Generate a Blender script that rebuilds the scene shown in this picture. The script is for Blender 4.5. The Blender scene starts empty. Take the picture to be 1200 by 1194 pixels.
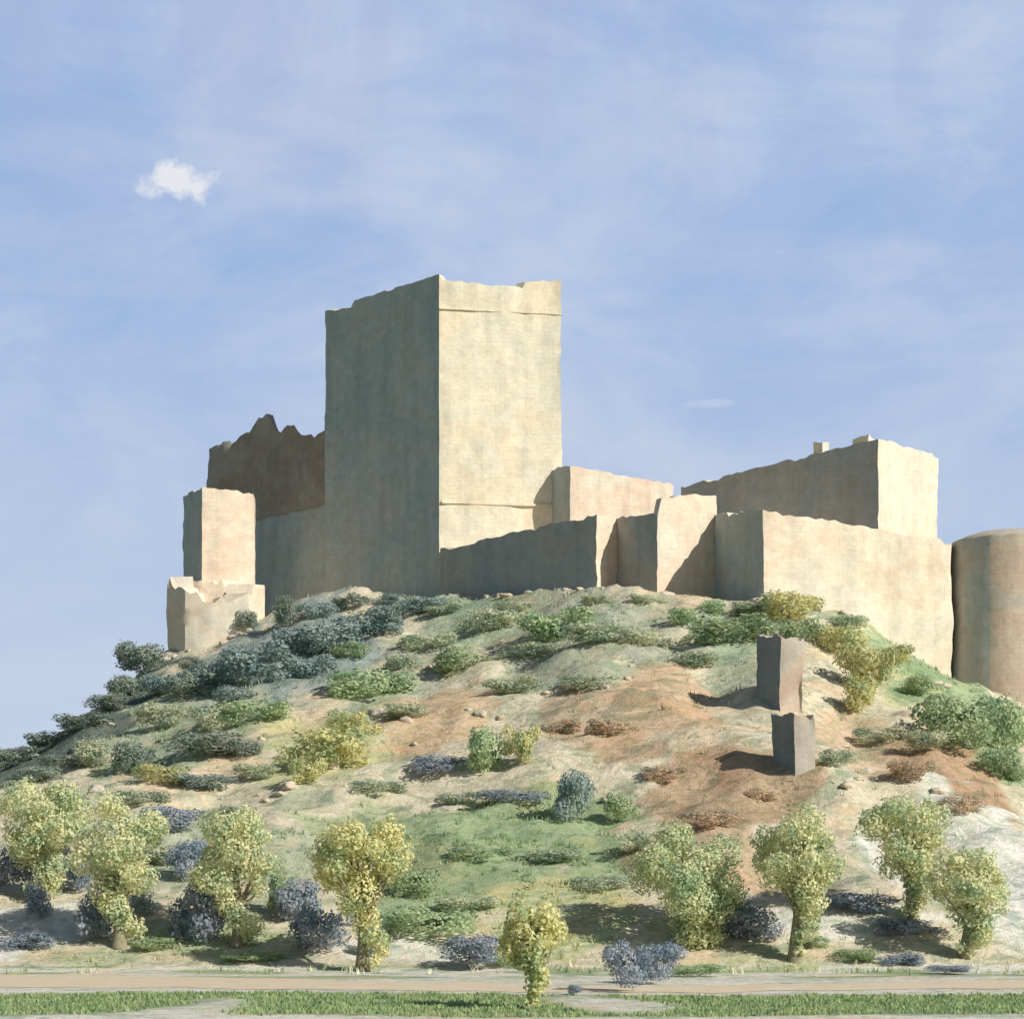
import bpy, math, random
import numpy as np
from mathutils import Vector, noise
random.seed(7); rng=np.random.default_rng(7)
scene=bpy.context.scene
F=2400.0; ZC=4.0; HZ=1040.0
def nz(x,y,z=0.0): return noise.noise(Vector((x,y,z)))
def sst(a,b,x):
    t=min(1,max(0,(x-a)/(b-a))); return t*t*(3-2*t)
# ---------------------------------------------------------------- terrain
CX=[-4000,-130,-90,-60,-50,-39,-34,-28,-22,-15,-7,7,20,30,36,45,60,90,130,4000]
CZ=[0,0.5,5,11.5,15.3,21.5,25.5,26.5,30,31.5,30.3,29.3,27.2,24.4,21,17.5,13,5,0.5,0]
YX=[-4000,-60,-50,-34,-28,-22,-15,-7,7,20,36,60,4000]
YY=[200,200,200,194,190,193,192,187,173,164.5,168,172,175]
def terrain(x,y):
    if y<96 or y>345 or abs(x)>140: return 0.0
    c=float(np.interp(x,CX,CZ)); yf=float(np.interp(x,YX,YY))
    t=(y-98)/(yf-98)
    if t<=0: return 0.0
    if t<1:
        s=t*(0.82+0.18*t)*sst(-0.05,0.12,t)
    else: s=1.0
    if y>235: s*=1-sst(235,340,y)
    z=c*s
    m=sst(0.05,0.3,t)*min(1,c/10)
    if y>yf: m*=0.35
    z+=m*(1.3*nz(x/11,y/11,1)+0.8*nz(x/4.2,y/4.2,5)+0.32*nz(x/1.5,y/1.5,9))
    return z
def hit(px,py):
    y=66.0
    k=(HZ-py)/F; kx=(px-600)/F
    while y<240:
        if terrain(kx*y,y)>=ZC+k*y: return kx*y,y
        y+=0.5
    return kx*200,200.0
# ---------------------------------------------------------------- materials
def newmat(name):
    m=bpy.data.materials.new(name); m.use_nodes=True
    nt=m.node_tree; b=nt.nodes['Principled BSDF']; b.inputs['Roughness'].default_value=0.9
    b.inputs['Specular IOR Level'].default_value=0.15
    return m,nt,b
def N(nt,t,**k):
    n=nt.nodes.new(t)
    for a,v in k.items(): setattr(n,a,v)
    return n
def noise_node(nt,vec,scale,detail=4,rough=0.6,dist=0.0):
    n=N(nt,'ShaderNodeTexNoise'); n.inputs['Scale'].default_value=scale
    n.inputs['Detail'].default_value=detail; n.inputs['Roughness'].default_value=rough
    n.inputs['Distortion'].default_value=dist
    nt.links.new(vec,n.inputs['Vector']); return n.outputs['Fac']
def ramp(nt,fac,stops):
    r=N(nt,'ShaderNodeValToRGB'); e=r.color_ramp.elements
    while len(e)<len(stops): e.new(0.5)
    for i,(p,c) in enumerate(stops):
        e[i].position=p; e[i].color=(c if len(c)==4 else (*c,1))
    nt.links.new(fac,r.inputs['Fac']); return r.outputs['Color']
def mix(nt,a,b,fac,mode='MIX'):
    m=N(nt,'ShaderNodeMix',data_type='RGBA',blend_type=mode)
    for s,v in ((m.inputs[6],a),(m.inputs[7],b),(m.inputs[0],fac)):
        if hasattr(v,'links'): nt.links.new(v,s)
        elif isinstance(v,tuple): s.default_value=(*v,1)
        else: s.default_value=v
    return m.outputs[2]
def bump(nt,b,h,st,dist):
    n=N(nt,'ShaderNodeBump'); n.inputs['Strength'].default_value=st; n.inputs['Distance'].default_value=dist
    nt.links.new(h,n.inputs['Height']); nt.links.new(n.outputs['Normal'],b.inputs['Normal'])
def stone(name,c1,c2,c3):
    m,nt,b=newmat(name)
    tc=N(nt,'ShaderNodeTexCoord'); o=tc.outputs['Object']; uv=tc.outputs['UV']
    n1=noise_node(nt,o,0.14,5,0.5,0.8)
    base=ramp(nt,n1,[(0.40,c1),(0.45,c2),(0.53,c1),(0.58,c3)])
    wv=N(nt,'ShaderNodeTexNoise'); wv.inputs['Scale'].default_value=0.6; nt.links.new(o,wv.inputs['Vector'])
    va=N(nt,'ShaderNodeVectorMath',operation='MULTIPLY_ADD'); nt.links.new(wv.outputs['Color'],va.inputs[0]); va.inputs[1].default_value=(.5,.5,0); nt.links.new(uv,va.inputs[2])
    br=N(nt,'ShaderNodeTexBrick'); nt.links.new(va.outputs[0],br.inputs['Vector'])
    br.inputs['Scale'].default_value=1.0; br.inputs['Brick Width'].default_value=0.85; br.inputs['Row Height'].default_value=0.42
    br.inputs['Mortar Size'].default_value=0.03; br.inputs['Mortar Smooth'].default_value=0.7
    br.inputs['Color1'].default_value=(1.04,1.03,1.02,1); br.inputs['Color2'].default_value=(0.91,0.90,0.88,1); br.inputs['Mortar'].default_value=(0.80,0.78,0.76,1)
    c=mix(nt,base,br.outputs['Color'],0.48,'MULTIPLY')
    n2=noise_node(nt,o,1.1,6,0.7)
    c=mix(nt,c,ramp(nt,n2,[(0.3,(0.82,0.81,0.80)),(0.6,(1.04,1.04,1.04))]),0.75,'MULTIPLY')
    mp=N(nt,'ShaderNodeMapping'); mp.inputs['Scale'].default_value=(1.0,1.0,0.12); nt.links.new(o,mp.inputs['Vector'])
    n3=noise_node(nt,mp.outputs['Vector'],0.8,4,0.6)
    c=mix(nt,c,ramp(nt,n3,[(0.35,(0.82,0.85,0.86)),(0.55,(1,1,1))]),0.75,'MULTIPLY')
    nt.links.new(c,b.inputs['Base Color'])
    h=mix(nt,br.outputs['Color'],ramp(nt,n2,[(0,(0,0,0)),(1,(1,1,1))]),0.7)
    bump(nt,b,h,0.6,0.14)
    return m
M_keep=stone('limestone_warm',(0.78,0.71,0.54),(0.75,0.70,0.56),(0.79,0.68,0.51))
M_curt=stone('limestone_peach',(0.75,0.64,0.50),(0.77,0.59,0.45),(0.73,0.66,0.53))
M_bast=stone('limestone_pale',(0.78,0.69,0.54),(0.78,0.63,0.48),(0.73,0.67,0.54))
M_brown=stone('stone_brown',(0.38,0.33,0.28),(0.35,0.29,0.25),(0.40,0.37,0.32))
M_round=stone('stone_rose',(0.58,0.47,0.37),(0.56,0.43,0.34),(0.50,0.45,0.38))
M_lich=stone('shaded_grey_stone',(0.45,0.51,0.50),(0.46,0.49,0.46),(0.41,0.48,0.49))  # shade of left-facing walls, put into a greyer, darker stone colour
M_shade_brown=stone('shaded_brown_stone',(0.42,0.43,0.41),(0.44,0.42,0.38),(0.39,0.42,0.42))  # shade painted into the colour of left-facing hall, curtain and tower faces
M_shade_dark=stone('shaded_dark_stone',(0.25,0.28,0.29),(0.27,0.28,0.27),(0.22,0.26,0.28))  # left faces of the piers: shade put into a darker stone colour
# ground
m,nt,b=newmat('hill_ground'); M_ground=m
at=N(nt,'ShaderNodeAttribute',attribute_name='Col'); o=N(nt,'ShaderNodeTexCoord').outputs['Object']
c=at.outputs['Color']
a0=noise_node(nt,o,0.11,4,0.5,1.5)
c=mix(nt,c,ramp(nt,a0,[(0.38,(0.72,0.82,0.76)),(0.40,(0.98,1.0,0.96)),(0.50,(1.06,1.04,1.03)),(0.515,(0.86,0.90,0.82)),(0.58,(0.94,0.95,0.9)),(0.595,(1.07,0.96,0.88))]),0.95,'MULTIPLY')
a1=noise_node(nt,o,0.33,5,0.6,1.2)
c=mix(nt,c,ramp(nt,a1,[(0.40,(0.64,0.72,0.68)),(0.425,(1.0,1.0,0.98)),(0.54,(1.04,1.03,1.01)),(0.56,(0.80,0.84,0.76)),(0.66,(1.0,0.95,0.9))]),0.9,'MULTIPLY')
a2=noise_node(nt,o,1.6,6,0.75)
c=mix(nt,c,ramp(nt,a2,[(0.34,(0.66,0.69,0.62)),(0.52,(1.03,1.02,1.0))]),0.7,'MULTIPLY')
nt.links.new(c,b.inputs['Base Color']); bump(nt,b,a2,0.8,0.35)
m,nt,b=newmat('dirt'); M_dirt=m
o=N(nt,'ShaderNodeTexCoord').outputs['Object']; a=noise_node(nt,o,0.7,7,0.7)
nt.links.new(ramp(nt,a,[(0.3,(0.60,0.50,0.35)),(0.5,(0.66,0.54,0.37)),(0.7,(0.70,0.62,0.48))]),b.inputs['Base Color']); bump(nt,b,a,0.5,0.1)
m,nt,b=newmat('rock'); M_rock=m
o=N(nt,'ShaderNodeTexCoord').outputs['Object']; a=noise_node(nt,o,0.25,3,0.6); a2=noise_node(nt,o,2.2,6,0.7)
c=ramp(nt,a,[(0.35,(0.60,0.55,0.44)),(0.5,(0.62,0.51,0.39)),(0.62,(0.56,0.53,0.44))])
c=mix(nt,c,ramp(nt,a2,[(0.3,(0.75,0.75,0.7)),(0.6,(1.05,1.05,1.05))]),0.8,'MULTIPLY')
nt.links.new(c,b.inputs['Base Color']); bump(nt,b,a2,0.7,0.25)
m,nt,b=newmat('bark'); M_bark=m
o=N(nt,'ShaderNodeTexCoord').outputs['Object']; a=noise_node(nt,o,5,5,0.7)
nt.links.new(ramp(nt,a,[(0.3,(0.18,0.16,0.10)),(0.7,(0.36,0.33,0.22))]),b.inputs['Base Color']); bump(nt,b,a,0.8,0.05)
def leafmat(name,attr):
    m,nt,b=newmat(name)
    if attr: src=N(nt,'ShaderNodeAttribute',attribute_name='Col').outputs['Color']
    else: src=N(nt,'ShaderNodeObjectInfo').outputs['Color']
    o=N(nt,'ShaderNodeTexCoord').outputs['Object']
    g=N(nt,'ShaderNodeNewGeometry')
    c=mix(nt,src,ramp(nt,g.outputs['Random Per Island'],[(0.0,(0.8,0.86,0.8)),(0.5,(1,1,1)),(1.0,(1.12,1.08,1.0))]),0.8,'MULTIPLY')
    nn=noise_node(nt,o,0.8,2,0.5)
    c=mix(nt,c,ramp(nt,nn,[(0.40,(0.62,0.76,0.74)),(0.50,(1.08,1.06,1.0))]),0.85,'MULTIPLY')
    nt.links.new(c,b.inputs['Base Color'])
    tr=N(nt,'ShaderNodeBsdfTranslucent'); nt.links.new(c,tr.inputs['Color'])
    ms=N(nt,'ShaderNodeMixShader'); ms.inputs[0].default_value=0.4
    nt.links.new(b.outputs[0],ms.inputs[1]); nt.links.new(tr.outputs[0],ms.inputs[2])
    nt.links.new(ms.outputs[0],nt.nodes['Material Output'].inputs['Surface'])
    return m
M_leaf=leafmat('foliage',False); M_grass=leafmat('grass_blades',True)
def obj(name,me,mats=(),parent=None,loc=None):
    o=bpy.data.objects.new(name,me); scene.collection.objects.link(o)
    for mm in mats: me.materials.append(mm)
    if parent: o.parent=parent
    if loc: o.location=loc
    return o
# ---------------------------------------------------------------- ground sheet
def axis(lo,hi,step,far):
    a=list(np.arange(lo,hi+1e-6,step)); s=step*2; v=a[-1]; out=[]
    while v<far: v+=s; s*=1.5; out.append(v)
    s=step*2; v=a[0]; pre=[]
    while v>-far: v-=s; s*=1.5; pre.append(v)
    return pre[::-1]+a+out
xs=axis(-95,95,0.6,4500); ys=axis(60,250,0.6,4500)
CREAM=np.array((0.69,0.62,0.48)); WHITE=np.array((0.80,0.77,0.71))
PGREEN=np.array((0.37,0.45,0.27)); YG=np.array((0.57,0.57,0.33)); BRN=np.array((0.52,0.36,0.24)); PEACH=np.array((0.66,0.49,0.34))
GRY=np.array((0.44,0.46,0.37)); DK=np.array((0.18,0.22,0.20)); SAGE=np.array((0.42,0.47,0.35)); BLUG=np.array((0.30,0.36,0.37))  # BLUG: the castle's shade on the slope, painted into the ground colour
GRASS=np.array((0.37,0.44,0.25))
PATCH=[(600,750,420,120,GRY,.8),(560,725,170,70,SAGE,.8),(740,740,110,90,GRY,.8),(330,770,250,110,BLUG,.85),(190,850,170,110,SAGE,.8),(860,740,120,60,SAGE,.9),(560,790,90,60,CREAM,.9),(440,830,120,50,SAGE,.9),(470,735,60,40,CREAM,.9),
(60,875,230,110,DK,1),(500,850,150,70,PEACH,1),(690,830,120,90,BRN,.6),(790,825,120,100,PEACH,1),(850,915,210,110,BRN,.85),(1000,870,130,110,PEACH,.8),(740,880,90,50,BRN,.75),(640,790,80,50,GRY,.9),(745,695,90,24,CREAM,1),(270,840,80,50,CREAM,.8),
(1110,905,140,100,BRN,1),(1145,965,120,60,BRN,1),(1060,800,110,120,CREAM,.9),(600,985,340,130,PGREEN,1),(540,1045,260,80,PGREEN,.95),(660,1070,190,100,YG,.9),(860,790,70,50,SAGE,.7),(700,790,60,40,SAGE,.7),
(190,985,220,90,SAGE,.85),(420,960,160,60,PGREEN,.7),(380,880,160,90,YG,.8),(1040,770,130,120,YG,.7),(700,1000,160,80,PGREEN,.8),(1140,850,160,110,PGREEN,.9),(230,870,140,60,SAGE,.9),
(820,985,180,80,BRN,.7),(930,1040,120,50,PEACH,.6),(1150,1030,260,190,WHITE,1),(1010,1080,200,60,WHITE,.9),(30,1090,160,70,WHITE,1),(480,1110,160,40,WHITE,.8),(330,935,200,30,CREAM,.9),
(250,1100,200,40,PGREEN,.7),(500,1070,120,50,PGREEN,.7),(860,1130,300,20,YG,.5),(1000,950,110,50,CREAM,.8),(330,1010,70,90,SAGE,.8),(110,1120,120,24,PGREEN,.6)]
PP=[]
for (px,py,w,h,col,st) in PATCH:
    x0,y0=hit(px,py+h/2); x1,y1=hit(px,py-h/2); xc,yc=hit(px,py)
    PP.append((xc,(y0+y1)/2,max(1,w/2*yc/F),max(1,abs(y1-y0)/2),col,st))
verts=[];cols=[]
nx,ny=len(xs),len(ys)
for y in ys:
    for x in xs:
        verts.append((x,y,terrain(x,y)))
        c=CREAM.copy()
        if abs(x)>95 or y<60 or y>250:
            c=np.array((0.33,0.34,0.22)); cols.append((*c,1)); continue
        wn=0.55*nz(x/5,y/5,3)+0.35*nz(x/1.8,y/1.8,7)
        if y<100:
            c=WHITE*0.7+CREAM*0.3
            e=sst(76.5,78,y+2.2*wn+1.2*math.sin(x/6))
            g=1-e
            g*= 1-0.95*sst(0.25,0.4,nz(x/7,y/12,20))
            g*=sst(63.6,64.6,y+1.2*wn+.8*math.sin(x/4+1))
            c=c*(1-g)+GRASS*g
            g2=sst(0.0,0.2,nz(x/5,y/3,31))*sst(88,92,y)
            c=c*(1-g2*.9)+PGREEN*g2*.9
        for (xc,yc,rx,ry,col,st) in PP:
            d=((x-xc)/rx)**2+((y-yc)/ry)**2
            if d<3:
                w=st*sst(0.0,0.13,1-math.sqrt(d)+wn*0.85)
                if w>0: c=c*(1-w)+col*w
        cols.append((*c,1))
faces=[(j*nx+i,j*nx+i+1,(j+1)*nx+i+1,(j+1)*nx+i) for j in range(ny-1) for i in range(nx-1)]
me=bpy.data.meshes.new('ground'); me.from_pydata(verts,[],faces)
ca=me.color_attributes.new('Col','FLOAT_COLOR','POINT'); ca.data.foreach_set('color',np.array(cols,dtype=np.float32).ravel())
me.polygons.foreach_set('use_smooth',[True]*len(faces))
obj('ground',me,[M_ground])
COLS=np.array(cols)[:,:3].reshape(ny,nx,3)
XS=np.array(xs);YS=np.array(ys)
def gcol(x,y): return COLS[min(ny-1,np.searchsorted(YS,y)),min(nx-1,np.searchsorted(XS,x))]
# path
v=[];f=[]
n=260
for i in range(n):
    x=-70+140*i/(n-1)
    yc=float(np.interp(x,[-70,-22,-10,0,8,20,70],[91,89,85.5,81.5,81,85,88]))
    wd=float(np.interp(x,[-70,-22,-8,3,10,22,70],[6,6,4.0,2.6,2.6,3.2,3.4]))
    a=yc-wd+1.6*nz(x/3,0,2); b2=yc+wd+2.2*nz(x/3,9,2)
    for k in range(5):
        v.append((x,a+(b2-a)*k/4,0.012+ (0.03*math.sin(math.pi*k/4))))
for i in range(n-1):
    for k in range(4): f.append((i*5+k,(i+1)*5+k,(i+1)*5+k+1,i*5+k+1))
me=bpy.data.meshes.new('path'); me.from_pydata(v,[],f); obj('dirt_path',me,[M_dirt])
# ---------------------------------------------------------------- castle
castle=bpy.data.objects.new('castle',None); scene.collection.objects.link(castle)
def prism(name,pts,ztops,zbase,mat,parent=castle,rag=0.35,par=(0.9,1.3),cell=0.55,rough=0.10,seed=0.0,notch=0.0,batter=0.0,mat2=None,e2=()):
    np_=len(pts); cen=Vector((sum(p[0] for p in pts)/np_,sum(p[1] for p in pts)/np_))
    ring=[];edge=[]
    for i in range(np_):
        p=Vector(pts[i]);q=Vector(pts[(i+1)%np_]); L=(q-p).length
        k=max(1,int(L/cell)); nrm=Vector((q.y-p.y,-(q.x-p.x))).normalized()
        for j in range(k):
            t=j/k; pos=p.lerp(q,t); zt=ztops[i]*(1-t)+ztops[(i+1)%np_]*t
            r=nz(pos.x/1.6,pos.y/1.6,seed+zt*0.1); z2=zt+rag*0.5*r+rag*.5*nz(pos.x/.5,pos.y/.5,seed)
            if r>0.22: z2-=rag*0.7
            if notch and nz(pos.x/3,pos.y/3,seed+40)>0.2: z2-=notch
            ring.append((pos,z2,nrm,j==0)); edge.append(i)
    n=len(ring); H=max(z for _,z,_,_ in ring)-zbase; nr=max(2,int(H/cell))
    V=[];uvd=[]
    per=0; pers=[]
    for k in range(n):
        pers.append(per); per+=(ring[(k+1)%n][0]-ring[k][0]).length
    for r in range(nr+1):
        for k in range(n):
            pos,zt,nrm,cor=ring[k]; z=zbase+(zt-zbase)*r/nr
            d=rough*(0.9*nz(pos.x/1.5+seed,pos.y/1.5,z/1.5)+1.6*nz(pos.x/5,pos.y/5,z/5+seed))
            if cor: d+=-0.06+0.12*nz(pos.x,pos.y,z*1.3)
            d+=batter*(1-r/nr)
            V.append((pos.x+nrm.x*d,pos.y+nrm.y*d,z))
            uvd.append((pers[k],z))
    Fc=[];FU=[];MI=[]
    def uvq(k,r): 
        u0=pers[k];u1=pers[k+1] if k+1<n else per
        return [(u0,uvd[r*n+k][1]),(u1,uvd[r*n+k][1]),(u1,uvd[(r+1)*n+k][1]),(u0,uvd[(r+1)*n+k][1])]
    for r in range(nr):
        for k in range(n):
            a=r*n+k;b_=r*n+(k+1)%n;c_=(r+1)*n+(k+1)%n;d_=(r+1)*n+k
            Fc.append((a,b_,c_,d_)); FU.append(uvq(k,r)); MI.append(1 if edge[k] in e2 else 0)
    top0=nr*n; zc=min(z for _,z,_,_ in ring)-par[1]
    i0=len(V)
    for k in range(n):
        pos=Vector((V[top0+k][0],V[top0+k][1])); d=(cen-pos); d=d.normalized()*min(par[0],d.length*0.6); V.append((pos.x+d.x,pos.y+d.y,V[top0+k][2]))
    i1=len(V)
    for k in range(n): V.append((V[i0+k][0],V[i0+k][1],zc))
    for k in range(n):
        k2=(k+1)%n
        Fc.append((top0+k,top0+k2,i0+k2,i0+k)); FU.append([(0,0),(.5,0),(.5,.5),(0,.5)])
        Fc.append((i0+k,i0+k2,i1+k2,i1+k)); FU.append([(0,0),(.5,0),(.5,.5),(0,.5)]); MI+=[0,0]
    Fc.append(tuple(i1+k for k in range(n))); FU.append([(V[i1+k][0],V[i1+k][1]) for k in range(n)]); MI.append(0)
    me=bpy.data.meshes.new(name); me.from_pydata(V,[],Fc)
    uvl=me.uv_layers.new(name='UVMap'); flat=[c for fu in FU for uv in fu for c in uv]; uvl.data.foreach_set('uv',flat)
    me.polygons.foreach_set('use_smooth',[True]*len(Fc)); me.update(); me.set_sharp_from_angle(angle=math.radians(32))
    o=obj(name,me,[mat]+([mat2] if mat2 else []),parent)
    me.polygons.foreach_set('material_index',MI); return o
def lerp2(a,b,t): return (a[0]+(b[0]-a[0])*t,a[1]+(b[1]-a[1])*t)
kf=(-6.75,190.0);kr=(4.7,192.0);kb=(-3,208);kl=(-18.5,202)
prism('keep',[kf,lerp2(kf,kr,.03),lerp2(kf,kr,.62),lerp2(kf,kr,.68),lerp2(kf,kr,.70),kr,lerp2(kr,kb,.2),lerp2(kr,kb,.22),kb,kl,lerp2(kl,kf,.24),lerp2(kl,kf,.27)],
  [60.9,60.4,60.1,60.0,60.6,60.9,60.9,60.2,60.3,60.9,60.4,61.0],22,M_keep,rag=0.22,par=(1.0,1.6),seed=1,mat2=M_lich,e2=(9,10,11))  # M_lich: shade of the left-facing walls, painted as stone colour
def band(name,pts,z,h,out,mat):
    V=[];Fc=[]
    for i,p in enumerate(pts):
        q=pts[min(i+1,len(pts)-1)];o_=pts[max(i-1,0)]
        d=Vector((q[0]-o_[0],q[1]-o_[1])).normalized(); nr_=Vector((d.y,-d.x))
        for (oo,zz) in ((-0.3,z),(out,z+0.05),(out,z+h),(-0.3,z+h+0.1)):
            V.append((p[0]+nr_.x*oo,p[1]+nr_.y*oo,zz+.05*nz(p[0],p[1],3)))
    for i in range(len(pts)-1):
        for k in range(3): Fc.append((i*4+k,(i+1)*4+k,(i+1)*4+k+1,i*4+k+1))
    for e in (0,len(pts)-1): Fc.append(tuple(e*4+k for k in range(4)))
    me=bpy.data.meshes.new(name); me.from_pydata(V,[],Fc); me.uv_layers.new(name='UVMap'); obj(name,me,[mat],castle)
band('keep_string_course',[lerp2(kf,kr,i/16) for i in range(17)],57.6,0.16,0.07,M_keep)
band('keep_base_course',[lerp2(kf,kr,.02+.98*i/12) for i in range(13)],39.6,0.25,0.13,M_keep)
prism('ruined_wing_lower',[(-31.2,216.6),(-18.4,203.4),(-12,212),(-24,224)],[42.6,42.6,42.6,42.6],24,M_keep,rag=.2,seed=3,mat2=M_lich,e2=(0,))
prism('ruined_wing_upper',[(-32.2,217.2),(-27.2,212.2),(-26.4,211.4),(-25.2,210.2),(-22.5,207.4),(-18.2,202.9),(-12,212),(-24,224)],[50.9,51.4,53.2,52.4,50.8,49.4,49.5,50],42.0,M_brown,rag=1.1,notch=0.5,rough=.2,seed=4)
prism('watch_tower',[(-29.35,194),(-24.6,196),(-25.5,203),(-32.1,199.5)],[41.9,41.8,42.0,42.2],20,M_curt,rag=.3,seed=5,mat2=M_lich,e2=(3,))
prism('buttress_ruin',[(-32.4,193.0),(-30.4,190.4),(-27.6,190.0),(-24.4,190.6),(-23.6,195.5),(-33,196)],[33.2,31.6,30.8,32.2,32.9,33.2],16,M_bast,rag=.9,rough=.14,notch=.8,par=(2.6,.15),seed=6)
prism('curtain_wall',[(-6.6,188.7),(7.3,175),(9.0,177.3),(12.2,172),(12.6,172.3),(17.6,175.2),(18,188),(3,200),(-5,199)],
  [35.2,35.9,36.0,35.5,37.0,37.6,38,37.5,36],18,M_curt,rag=.4,seed=7,mat2=M_shade_brown,e2=(0,2))
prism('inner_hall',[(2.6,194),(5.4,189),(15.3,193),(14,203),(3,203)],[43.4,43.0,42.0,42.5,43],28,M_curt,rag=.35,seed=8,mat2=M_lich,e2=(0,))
prism('great_hall',[(15.8,192),(31.5,176),(37.9,182),(30,200),(20,204)],[41.6,42.6,42.3,42,42],24,M_bast,rag=.35,seed=9,mat2=M_shade_brown,e2=(0,))
prism('great_hall_turret',[(26.6,181.2),(27.4,180.4),(28.1,181.1),(27.3,182)],[43.4,43.2,43.4,43.3],41.5,M_bast,rag=.3,par=(.2,.2),cell=.35,seed=19)
prism('great_hall_merlon',[(29.6,178.2),(30.8,176.9),(31.4,177.5),(30.2,178.9)],[43.0,43.1,43.0,43.1],41.5,M_bast,rag=.3,par=(.2,.2),cell=.35,seed=29)
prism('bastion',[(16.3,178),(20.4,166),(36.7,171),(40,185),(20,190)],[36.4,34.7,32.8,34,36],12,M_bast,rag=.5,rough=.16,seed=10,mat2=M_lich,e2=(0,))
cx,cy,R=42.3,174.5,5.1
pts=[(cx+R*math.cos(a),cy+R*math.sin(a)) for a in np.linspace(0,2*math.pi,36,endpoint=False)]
prism('round_tower',pts,[33.3]*36,8,M_round,rag=.2,par=(.8,.5),cell=.9,rough=.08,batter=.5,seed=11,mat2=M_shade_brown,e2=tuple(range(17,24)))
V=[];Fc=[]
for r in range(6):
    a=r/5*math.pi/2; rr=(R-0.35)*math.cos(a) if r<5 else 0.02; zz=32.9+1.5*math.sin(a)
    for k in range(36): V.append((cx+rr*math.cos(k/36*2*math.pi),cy+rr*math.sin(k/36*2*math.pi),zz+0.1*nz(k,r)))
for r in range(5):
    for k in range(36): Fc.append((r*36+k,r*36+(k+1)%36,(r+1)*36+(k+1)%36,(r+1)*36+k))
me=bpy.data.meshes.new('vault'); me.from_pydata(V,[],Fc); me.uv_layers.new(name='UVMap'); me.polygons.foreach_set('use_smooth',[True]*len(Fc)); obj('round_tower_vault',me,[M_round],castle)
prism('outer_wall',[(48,176),(70,182),(70,184),(48,178.5)],[29,25,25,29],6,M_round,rag=.6,par=(.3,.3),seed=12)
for (px,pb,pt,xl,xr) in ((915,834,742,892,944),(932,914,834,909,958)):
    x,y=hit(px,pb); s=y/F; zt=ZC+(HZ-pt)*s
    wl=(px-xl)*s; wr=(xr-px)*s
    prism('ruined_stone_pier',[(x,y),(x+wr,y+0.3),(x+wr-.4,y+2.6),(x-wl*.6,y+2.9),(x-wl,y+2.6)],[zt-.1,zt-.35,zt-.1,zt+.2,zt+.1],terrain(x,y)-2,M_round,parent=None,rag=.5,par=(.4,.15),cell=.3,rough=.16,seed=px,mat2=M_shade_dark,e2=(3,4))
# ---------------------------------------------------------------- vegetation
def leafcloud(clumps,dens,ls,ext_bias=0.9,tail=1.06):
    Vs=[]
    for (cx,cy,cz,rx,ry,rz) in clumps:
        n=int(dens*(rx*ry*rz)**(2/3)); 
        d=rng.normal(size=(n,3)); d/=np.linalg.norm(d,axis=1)[:,None]
        r=rng.uniform(0.6,tail,n)**0.8; r*=1+0.16*np.sin(d[:,0]*5+cx*3)*np.cos(d[:,2]*4+cy*5)
        p=d*r[:,None]*np.array((rx,ry,rz))+np.array((cx,cy,cz))
        nr=d*ext_bias+rng.normal(size=(n,3))*0.4; nr/=np.linalg.norm(nr,axis=1)[:,None]
        t=np.cross(nr,rng.normal(size=(n,3))); t/=np.linalg.norm(t,axis=1)[:,None]; bt=np.cross(nr,t)
        s=ls*rng.uniform(.6,1.4,n)[:,None]
        q=np.stack([p-t*s,p-bt*s*.6,p+t*s,p+bt*s*.6],1)
        Vs.append(q.reshape(-1,3))
    return np.concatenate(Vs)
def mesh_quads(name,V):
    n=len(V)//4; me=bpy.data.meshes.new(name)
    me.vertices.add(n*4); me.vertices.foreach_set('co',V.astype(np.float32).ravel())
    me.loops.add(n*4); me.loops.foreach_set('vertex_index',np.arange(n*4,dtype=np.int32))
    me.polygons.add(n); me.polygons.foreach_set('loop_start',np.arange(0,n*4,4,dtype=np.int32))
    me.polygons.foreach_set('loop_total',np.full(n,4,dtype=np.int32)); me.update(calc_edges=True); return me
BM=[]
for i in range(9):
    cl=[(0,0,0.05,.62,.62,.55)]
    for k in range(10):
        a=random.uniform(0,6.28); r=random.uniform(.35,.78); h=random.uniform(-.35,.45); s=random.uniform(.2,.40)
        cl.append((r*math.cos(a),r*math.sin(a),h,s,s,s*.9))
    me=mesh_quads('bush_mesh%d'%i,leafcloud(cl,2000,0.055,tail=1.12)); me.materials.append(M_leaf); BM.append(me)
def bush(px,py,w,h,col,name='bush_and_shadow_clump'):
    x,y=hit(px,py+h*0.5); s=y/F; me=random.choice(BM)
    o=bpy.data.objects.new(name,me); scene.collection.objects.link(o)
    rz=h*s*0.55; z=terrain(x,y)
    o.location=(x,y+w*s*.2,z+rz*0.7); o.scale=(w*s*.52,w*s*.45,rz); o.rotation_euler=(0,0,random.uniform(0,6.28)) if abs(w-h)<30 else (0,0,random.choice((0,3.14)))
    k=random.uniform(.9,1.1); o.color=(col[0]*k,col[1]*k,col[2]*k,1)
TEAL=(0.35,0.43,0.43);OLV=(0.64,0.62,0.34);GRN=(0.46,0.55,0.35);PAL=(0.60,0.62,0.47);SHADE_BLUE=(0.39,0.43,0.52);DKG=(0.33,0.38,0.33);PNK=(0.64,0.50,0.38);SG=(0.50,0.55,0.42)  # blue-grey clumps stand in for shadows by the trees and on the hill
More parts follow.
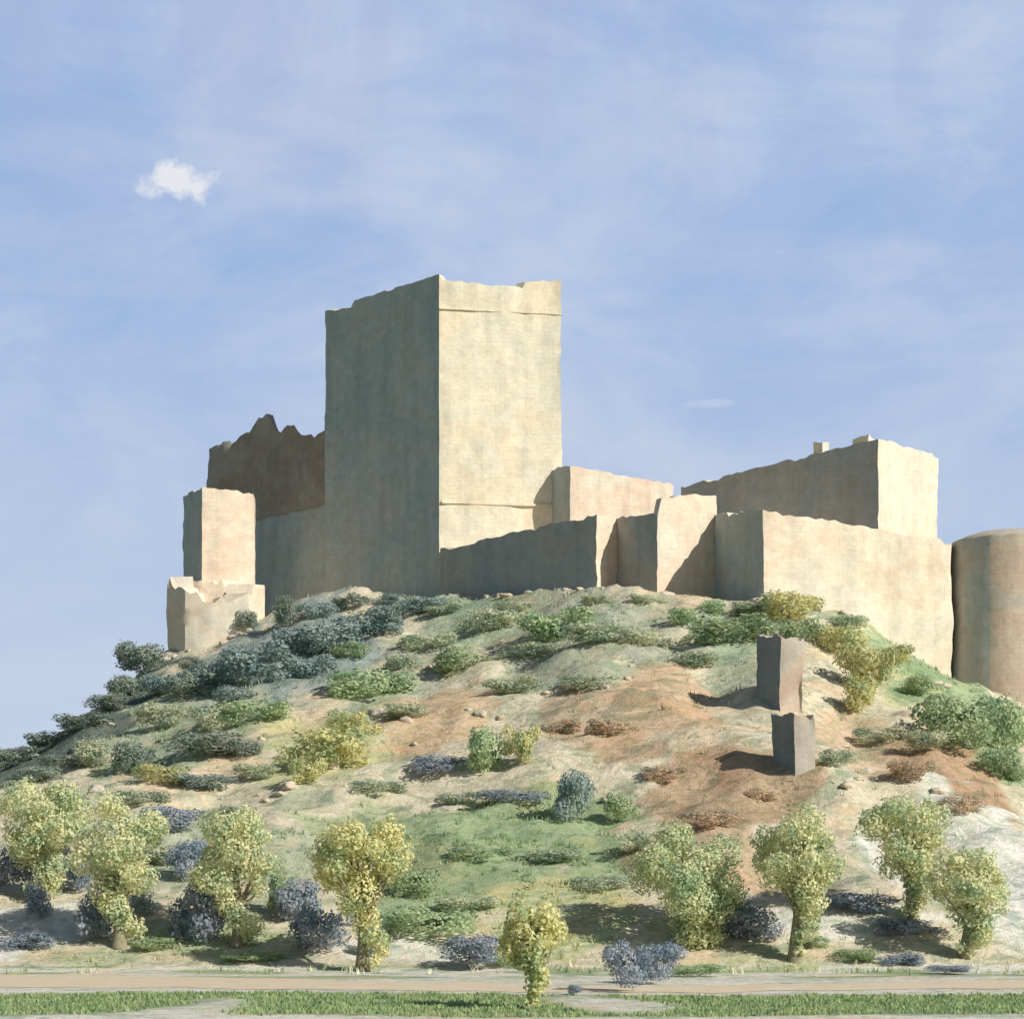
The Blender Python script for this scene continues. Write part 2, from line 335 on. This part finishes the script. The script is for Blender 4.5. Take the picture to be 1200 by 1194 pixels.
for b_ in [(165,768,70,56,DKG),(145,800,65,40,DKG),(118,820,66,32,DKG),(190,800,60,36,TEAL),(250,785,90,54,TEAL),(300,768,104,68,TEAL),(345,748,90,60,TEAL),(390,738,96,64,TEAL),(435,722,96,54,TEAL),(485,706,84,32,TEAL),(220,800,60,40,DKG),(270,810,60,30,TEAL),(365,778,74,40,TEAL),(410,760,60,34,GRN),  # teal bushes below the keep, enlarged to carry the castle's cast shadow
(335,712,36,54,DKG),(290,722,34,36,DKG),(230,870,120,48,DKG),(150,880,60,60,DKG),(185,905,70,34,OLV),(235,915,90,26,TEAL),(285,875,50,34,DKG),(190,840,70,40,PAL),(110,880,60,50,PAL),
(515,895,76,36,SHADE_BLUE),(675,925,60,84,TEAL),(730,940,44,50,GRN),(572,875,62,78,GRN),(612,868,50,64,OLV),(375,868,110,76,OLV),(410,850,70,46,OLV),(358,905,50,44,OLV),(300,832,90,46,GRN),(250,835,70,46,PAL),
(430,792,110,60,GRN),(540,768,84,48,GRN),(655,726,108,58,GRN),(570,722,80,40,PAL),(800,718,60,34,GRN),(860,733,116,54,GRN),(930,705,84,54,OLV),(985,745,84,60,OLV),(1020,775,84,84,OLV),(1010,810,64,60,OLV),(940,735,60,40,GRN),
(1125,838,110,96,GRN),(1180,835,84,104,GRN),(1175,890,70,60,GRN),(1090,865,60,36,PAL),(600,932,90,22,SHADE_BLUE),(200,960,80,50,SHADE_BLUE),(190,1000,80,36,PAL),
(745,985,60,34,PAL),(780,905,60,30,PNK),(1070,900,60,40,PNK),
(500,1080,120,56,GRN),(480,1030,70,50,GRN),(330,1040,44,70,GRN),(550,1055,80,30,PAL),(440,985,60,24,GRN),
# growth crowding the wall foot
(365,712,60,30,TEAL),(410,703,50,26,DKG),(455,700,50,22,TEAL),(520,712,56,20,SG),(605,708,60,20,SG),(700,700,60,18,PAL),(760,700,50,18,SG),(835,708,50,26,GRN),(885,712,60,26,SG),(990,725,60,24,SG),(1050,765,50,34,OLV),(1075,800,50,34,GRN),(225,775,40,28,DKG),
(500,748,80,30,SG),(620,762,80,32,SG),(700,742,84,34,SG),(760,745,70,30,PAL),(470,775,60,30,SG),(600,800,80,28,PAL),(690,795,76,28,SG),(810,770,70,30,SG),(480,830,70,28,PAL),(660,850,60,26,PNK),(720,850,70,30,PNK),(1030,860,70,30,PAL),(980,890,50,30,SG),
(300,905,60,26,PAL),(440,920,70,26,SG),(540,935,60,22,SG),(830,960,80,30,PNK),(890,930,50,24,PNK),(640,1000,90,26,SG),(560,1000,80,24,GRN),(700,1035,80,26,SG),(1130,940,60,30,PNK),(160,930,70,28,SG),(260,950,60,24,SG),
(15,885,70,34,DKG),(60,865,76,30,DKG),(95,845,70,30,DKG),(35,905,70,28,DKG),(100,870,60,34,DKG),(0,860,50,26,DKG),(70,890,60,24,DKG)]:
    bush(*b_)
for b_ in [(12,1010,70,76,SHADE_BLUE),(40,1050,46,66,SHADE_BLUE),(92,1010,56,80,SHADE_BLUE),(108,1065,72,88,SHADE_BLUE),(218,1000,64,66,SHADE_BLUE),(232,1060,92,104,SHADE_BLUE),(350,1050,70,76,SHADE_BLUE),(372,1085,100,76,SHADE_BLUE),(30,1100,80,30,SHADE_BLUE),(165,1050,50,50,TEAL),
(545,1110,90,56,SHADE_BLUE),(735,1125,66,76,SHADE_BLUE),(775,1120,76,66,SHADE_BLUE),(885,1075,90,70,SHADE_BLUE),(1015,1060,90,34,SHADE_BLUE),(1070,1085,90,34,SHADE_BLUE),(1000,1118,70,22,GRN),(1060,1122,70,20,SHADE_BLUE),(675,1158,30,16,SHADE_BLUE),(1110,1135,70,14,SHADE_BLUE),(600,1125,60,20,GRN),(820,1135,70,20,GRN),(300,1120,100,18,GRN),(180,1105,70,26,GRN),(440,1100,40,50,TEAL),(955,1105,50,22,GRN)]:
    bush(*b_,name='shrub_and_shadow_clump')  # blue-grey ones added in place of tree shadows, among green growth
def tube(V,Fc,pts,rad,seg=8):
    b0=len(V)
    for i,p in enumerate(pts):
        d=(Vector(pts[min(i+1,len(pts)-1)])-Vector(pts[max(i-1,0)])).normalized()
        u=d.cross(Vector((0.3,1,0.1))).normalized(); w=d.cross(u)
        for k in range(seg):
            a=2*math.pi*k/seg; q=Vector(p)+(u*math.cos(a)+w*math.sin(a))*rad[i]*(1+.15*nz(k*1.7,i*.9)); V.append(tuple(q))
    for i in range(len(pts)-1):
        for k in range(seg): Fc.append((b0+i*seg+k,b0+i*seg+(k+1)%seg,b0+(i+1)*seg+(k+1)%seg,b0+(i+1)*seg+k))
    Fc.append(tuple(b0+(len(pts)-1)*seg+k for k in range(seg)))
def tree(px,pbase,ptop,w,crown_h,col,lean=0.0,name='olive_tree'):
    x,y=hit(px,pbase); s=y/F; H=(pbase-ptop)*s; W=w*s/2; CH=crown_h*s; z=terrain(x,y)-.1
    root=bpy.data.objects.new(name,None); scene.collection.objects.link(root); root.location=(x,y,z)
    V=[];Fc=[]; cz=H-CH/2; lx=lean*s
    tp=[(0,0,0),(0.08*lx,.03,H*.12),(0.35*lx+.12,0,H*.3),(0.7*lx-.05,.05,H*.45),(lx,0,cz),(lx,.05,H-CH*.2)]
    r0=0.036*H; tube(V,Fc,tp,[r0*1.6,r0*1.1,r0*.9,r0*.75,r0*.45,r0*.12])
    cl=[(lx,0,cz,W*.62,W*.6,CH*.34)]
    for k in range(22):
        a=k*2.4+random.uniform(-.3,.3); hh=random.uniform(-.9,.9); rr=W*.80*math.sqrt(max(.08,1-hh*hh))*random.uniform(.78,1.12); cs=random.uniform(.15,.36)
        c=(lx+rr*math.cos(a),rr*math.sin(a),cz+hh*CH*.40,W*cs*1.1,W*cs*1.1,min(CH*.2,W*cs))
        cl.append(c)
        if k%2==0: 
            st=tp[3] if k%4 else tp[2]; mid=((st[0]+c[0])/2+.1,(st[1]+c[1])/2,(st[2]+c[2])/2-.1)
            tube(V,Fc,[st,mid,c[:3]],[r0*.45,r0*.28,r0*.08],6)
    sg=random.choice((-1,1)); ns=9
    for k in range(ns):
        t=k/(ns-1); hh=(H-CH)*(.18+.94*t); cs=W*(.14+.20*t)*random.uniform(.75,1.2)
        off=W*(.20*math.sin(t*4+sg)+.10)+random.uniform(-.16,.16)*W
        cl.append((0.5*lx+off,random.uniform(-.3,.1)*W,hh,cs,cs,cs*1.1))
    me=bpy.data.meshes.new('trunk'); me.from_pydata(V,[],Fc); me.polygons.foreach_set('use_smooth',[True]*len(Fc)); obj('trunk',me,[M_bark],root)
    me=mesh_quads('crown',leafcloud(cl,860,0.095,tail=1.22)); o=obj('crown',me,[M_leaf],root); o.color=(*col,1)
TL=(0.72,0.73,0.48);TY=(0.74,0.72,0.41);TG=(0.64,0.68,0.44)
tree(50,1055,914,108,98,TL,-4)
tree(140,1112,928,108,125,TL,0)
tree(278,1108,944,104,115,TL,0)
tree(425,1138,951,118,100,TY,-4)
tree(622,1182,1053,80,80,TY,0)
tree(805,1106,963,134,125,TG,5)
tree(932,1126,941,104,108,TL,2)
tree(1068,1078,918,102,108,TL,-8)
tree(1130,1122,991,96,84,TL,4)
def grass(name,n,xr,yr,hgt,keep,wid=.05):
    P=[];C=[]
    xs_=rng.uniform(*xr,n); ys_=rng.uniform(*yr,n)
    for x,y in zip(xs_,ys_):
        c=gcol(x,y)
        if not keep(x,y,c): continue
        z=terrain(x,y); h=hgt*random.uniform(.5,1.4)
        base=np.clip(c*random.uniform(.9,1.2)*np.array((.97,1.0,.9)),0,1)
        for k in range(4):
            a=random.uniform(0,6.28); dx,dy=math.cos(a),math.sin(a); ox,oy=random.uniform(-.2,.2),random.uniform(-.2,.2); l=random.uniform(.2,.6)*h
            w_=wid*random.uniform(.6,1.4)
            P+=[(x+ox-dy*w_,y+oy+dx*w_,z-.03),(x+ox+dy*w_,y+oy-dx*w_,z-.03),(x+ox+dx*l+dy*w_*.2,y+oy+dy*l-dx*w_*.2,z+h),(x+ox+dx*l-dy*w_*.2,y+oy+dy*l+dx*w_*.2,z+h)]
            C+=[(*base,1)]*4
    me=mesh_quads(name,np.array(P)); ca=me.color_attributes.new('Col','FLOAT_COLOR','POINT'); ca.data.foreach_set('color',np.array(C,dtype=np.float32).ravel())
    obj(name,me,[M_grass])
grass('meadow_grass',12000,(-28,28),(62,80),.10,lambda x,y,c: c[1]>c[0]*1.1)
grass('hillside_grass',20000,(-58,60),(94,195),.24,lambda x,y,c: nz(x/3,y/3,50)>-0.05 and (c[1]>c[0]*.98 or random.random()<.15))
V=[];Fc=[]
import bmesh
bm=bmesh.new(); bmesh.ops.create_icosphere(bm,subdivisions=3,radius=1); iv=[v.co.copy() for v in bm.verts]; ifc=[tuple(v.index for v in f.verts) for f in bm.faces]; bm.free()
def rock(x,y,r,V=V,Fc=Fc):
    b0=len(V); sd=random.random()*100; sc=(r*random.uniform(.9,1.7),r,r*random.uniform(.5,.8)); z=terrain(x,y); ca_=random.uniform(0,3); cc,ss=math.cos(ca_),math.sin(ca_)
    for q in iv:
        k=1+.45*noise.noise(q*1.3+Vector((sd,0,0)))+.2*noise.noise(q*3+Vector((sd,0,0)))
        qx,qy,qz=q.x*sc[0]*k,q.y*sc[1]*k,q.z*sc[2]*k
        V.append((x+qx*cc-qy*ss,y+qx*ss+qy*cc,z+qz-r*.1))
    Fc.extend([tuple(b0+i for i in f_) for f_ in ifc])
cnt=0
while cnt<45:
    px=random.uniform(90,1120); py=random.uniform(715,960)
    x,y=hit(px,py)
    if y>185 or nz(x/9,y/9,77)<0.05 or 860<px<970: continue
    cnt+=1; rock(x,y,random.uniform(.2,.55))
for a_,b_ in (((-18.5,201),(-7,189.2)),((-6.5,188),(7.3,174.4)),((7.5,174.6),(12.3,171.4)),((12.5,171.6),(17,174.5)),((17.5,173),(20.4,165.4)),((20.5,165.4),(36.5,170.3)),((-32,190),(-24,189.5))):
    L=math.hypot(b_[0]-a_[0],b_[1]-a_[1])
    for i in range(int(L*1.5)):
        t=random.random(); rock(a_[0]+(b_[0]-a_[0])*t-random.uniform(0,.4),a_[1]+(b_[1]-a_[1])*t-random.uniform(0,1.3),random.uniform(.15,.55))
me=bpy.data.meshes.new('boulders'); me.from_pydata(V,[],Fc); me.polygons.foreach_set('use_smooth',[True]*len(Fc)); obj('boulders',me,[M_rock])
# ---------------------------------------------------------------- light
sd=Vector((0.80,-0.60,0)).normalized(); el=math.radians(33)
S=Vector((sd.x*math.cos(el),sd.y*math.cos(el),math.sin(el)))
L=bpy.data.lights.new('sun','SUN'); L.energy=4.9; L.angle=math.radians(.5); L.color=(1,.96,.89)
lo=bpy.data.objects.new('sun',L); scene.collection.objects.link(lo); lo.rotation_euler=(-S).to_track_quat('-Z','Y').to_euler(); lo.location=(60,-30,90)
w=bpy.data.worlds.new('World'); scene.world=w; w.use_nodes=True; nt=w.node_tree; bg=nt.nodes['Background']
sky=N(nt,'ShaderNodeTexSky',sky_type='NISHITA'); sky.sun_disc=False; sky.sun_elevation=el; sky.sun_rotation=math.atan2(sd.x,sd.y); sky.dust_density=0.5
tc=N(nt,'ShaderNodeTexCoord').outputs['Generated']
STR=0.07
def sc_(c): return tuple(v/STR for v in c)
def mapped(s,loc=(0,0,0)):
    mp=N(nt,'ShaderNodeMapping'); mp.inputs['Scale'].default_value=s; mp.inputs['Location'].default_value=loc; nt.links.new(tc,mp.inputs['Vector']); return mp.outputs['Vector']
f1=noise_node(nt,mapped((1,1,1.9)),6.5,7,.62,.4)
haze=ramp(nt,f1,[(.36,sc_((.33,.48,.76))),(.48,sc_((.40,.53,.78))),(.62,sc_((.52,.62,.81)))])
f2=noise_node(nt,mapped((1,1,5)),7,5,.6,.6)
haze=mix(nt,haze,sc_((.58,.66,.80)),ramp(nt,f2,[(.46,(0,)*3),(.72,(.3,)*3)]))
sep=N(nt,'ShaderNodeSeparateXYZ'); nt.links.new(tc,sep.inputs[0])
f3=noise_node(nt,mapped((4,1,.7),(3,0,1)),6,4,.55,.5)
hi=ramp(nt,sep.outputs['Z'],[(0.28,(0,)*3),(0.40,(.5,)*3)])
v3=mix(nt,(0.0,0.0,0.0),hi,ramp(nt,f3,[(.42,(0,)*3),(.6,(1,)*3)]))
haze=mix(nt,haze,sc_((.40,.47,.71)),v3)
low=ramp(nt,sep.outputs['Z'],[(0.06,(.75,)*3),(0.2,(.4,)*3),(0.28,(0,)*3)])
haze=mix(nt,haze,sc_((.58,.66,.80)),low)
up=ramp(nt,sep.outputs['Z'],[(0.43,(.95,)*3),(0.54,(.05,)*3)])
nth=ramp(nt,sep.outputs['Y'],[(0.5,(0.0,)*3),(0.8,(1,)*3)])
fac=mix(nt,(0.0,0.0,0.0),up,nth)
col=mix(nt,sky.outputs['Color'],haze,fac)
def cloud(col,px,py,a,bz,st):
    d=Vector(((px-600)/F,1,(HZ-py)/F)).normalized()
    s=N(nt,'ShaderNodeVectorMath',operation='SUBTRACT'); nt.links.new(tc,s.inputs[0]); s.inputs[1].default_value=d
    mu=N(nt,'ShaderNodeVectorMath',operation='MULTIPLY'); nt.links.new(s.outputs[0],mu.inputs[0]); mu.inputs[1].default_value=(F/a,F/a*.3,F/bz)
    ln=N(nt,'ShaderNodeVectorMath',operation='LENGTH'); nt.links.new(mu.outputs[0],ln.inputs[0])
    nn=noise_node(nt,tc,90,5,.65)
    ma=N(nt,'ShaderNodeMath',operation='MULTIPLY_ADD'); nt.links.new(nn,ma.inputs[0]); ma.inputs[1].default_value=1.8; nt.links.new(ln.outputs['Value'],ma.inputs[2])
    dv=N(nt,'ShaderNodeMath',operation='MULTIPLY'); nt.links.new(ma.outputs[0],dv.inputs[0]); dv.inputs[1].default_value=.5
    r=ramp(nt,dv.outputs[0],[(0.66,(st,)*3),(0.88,(0,0,0))])
    return mix(nt,col,sc_((.80,.82,.86)),r)
col=cloud(col,207,213,50,25,.95); col=cloud(col,832,473,36,6,.2)
nt.links.new(col,bg.inputs['Color']); bg.inputs['Strength'].default_value=STR
cam=bpy.data.cameras.new('camera'); cam.lens=72; cam.sensor_width=36; cam.shift_y=(HZ-597)/1200; cam.clip_end=12000
co=bpy.data.objects.new('camera',cam); scene.collection.objects.link(co); co.location=(0,0,ZC); co.rotation_euler=(math.pi/2,0,0); scene.camera=co
scene.view_settings.view_transform='Standard'; scene.view_settings.look='None'; scene.view_settings.exposure=0
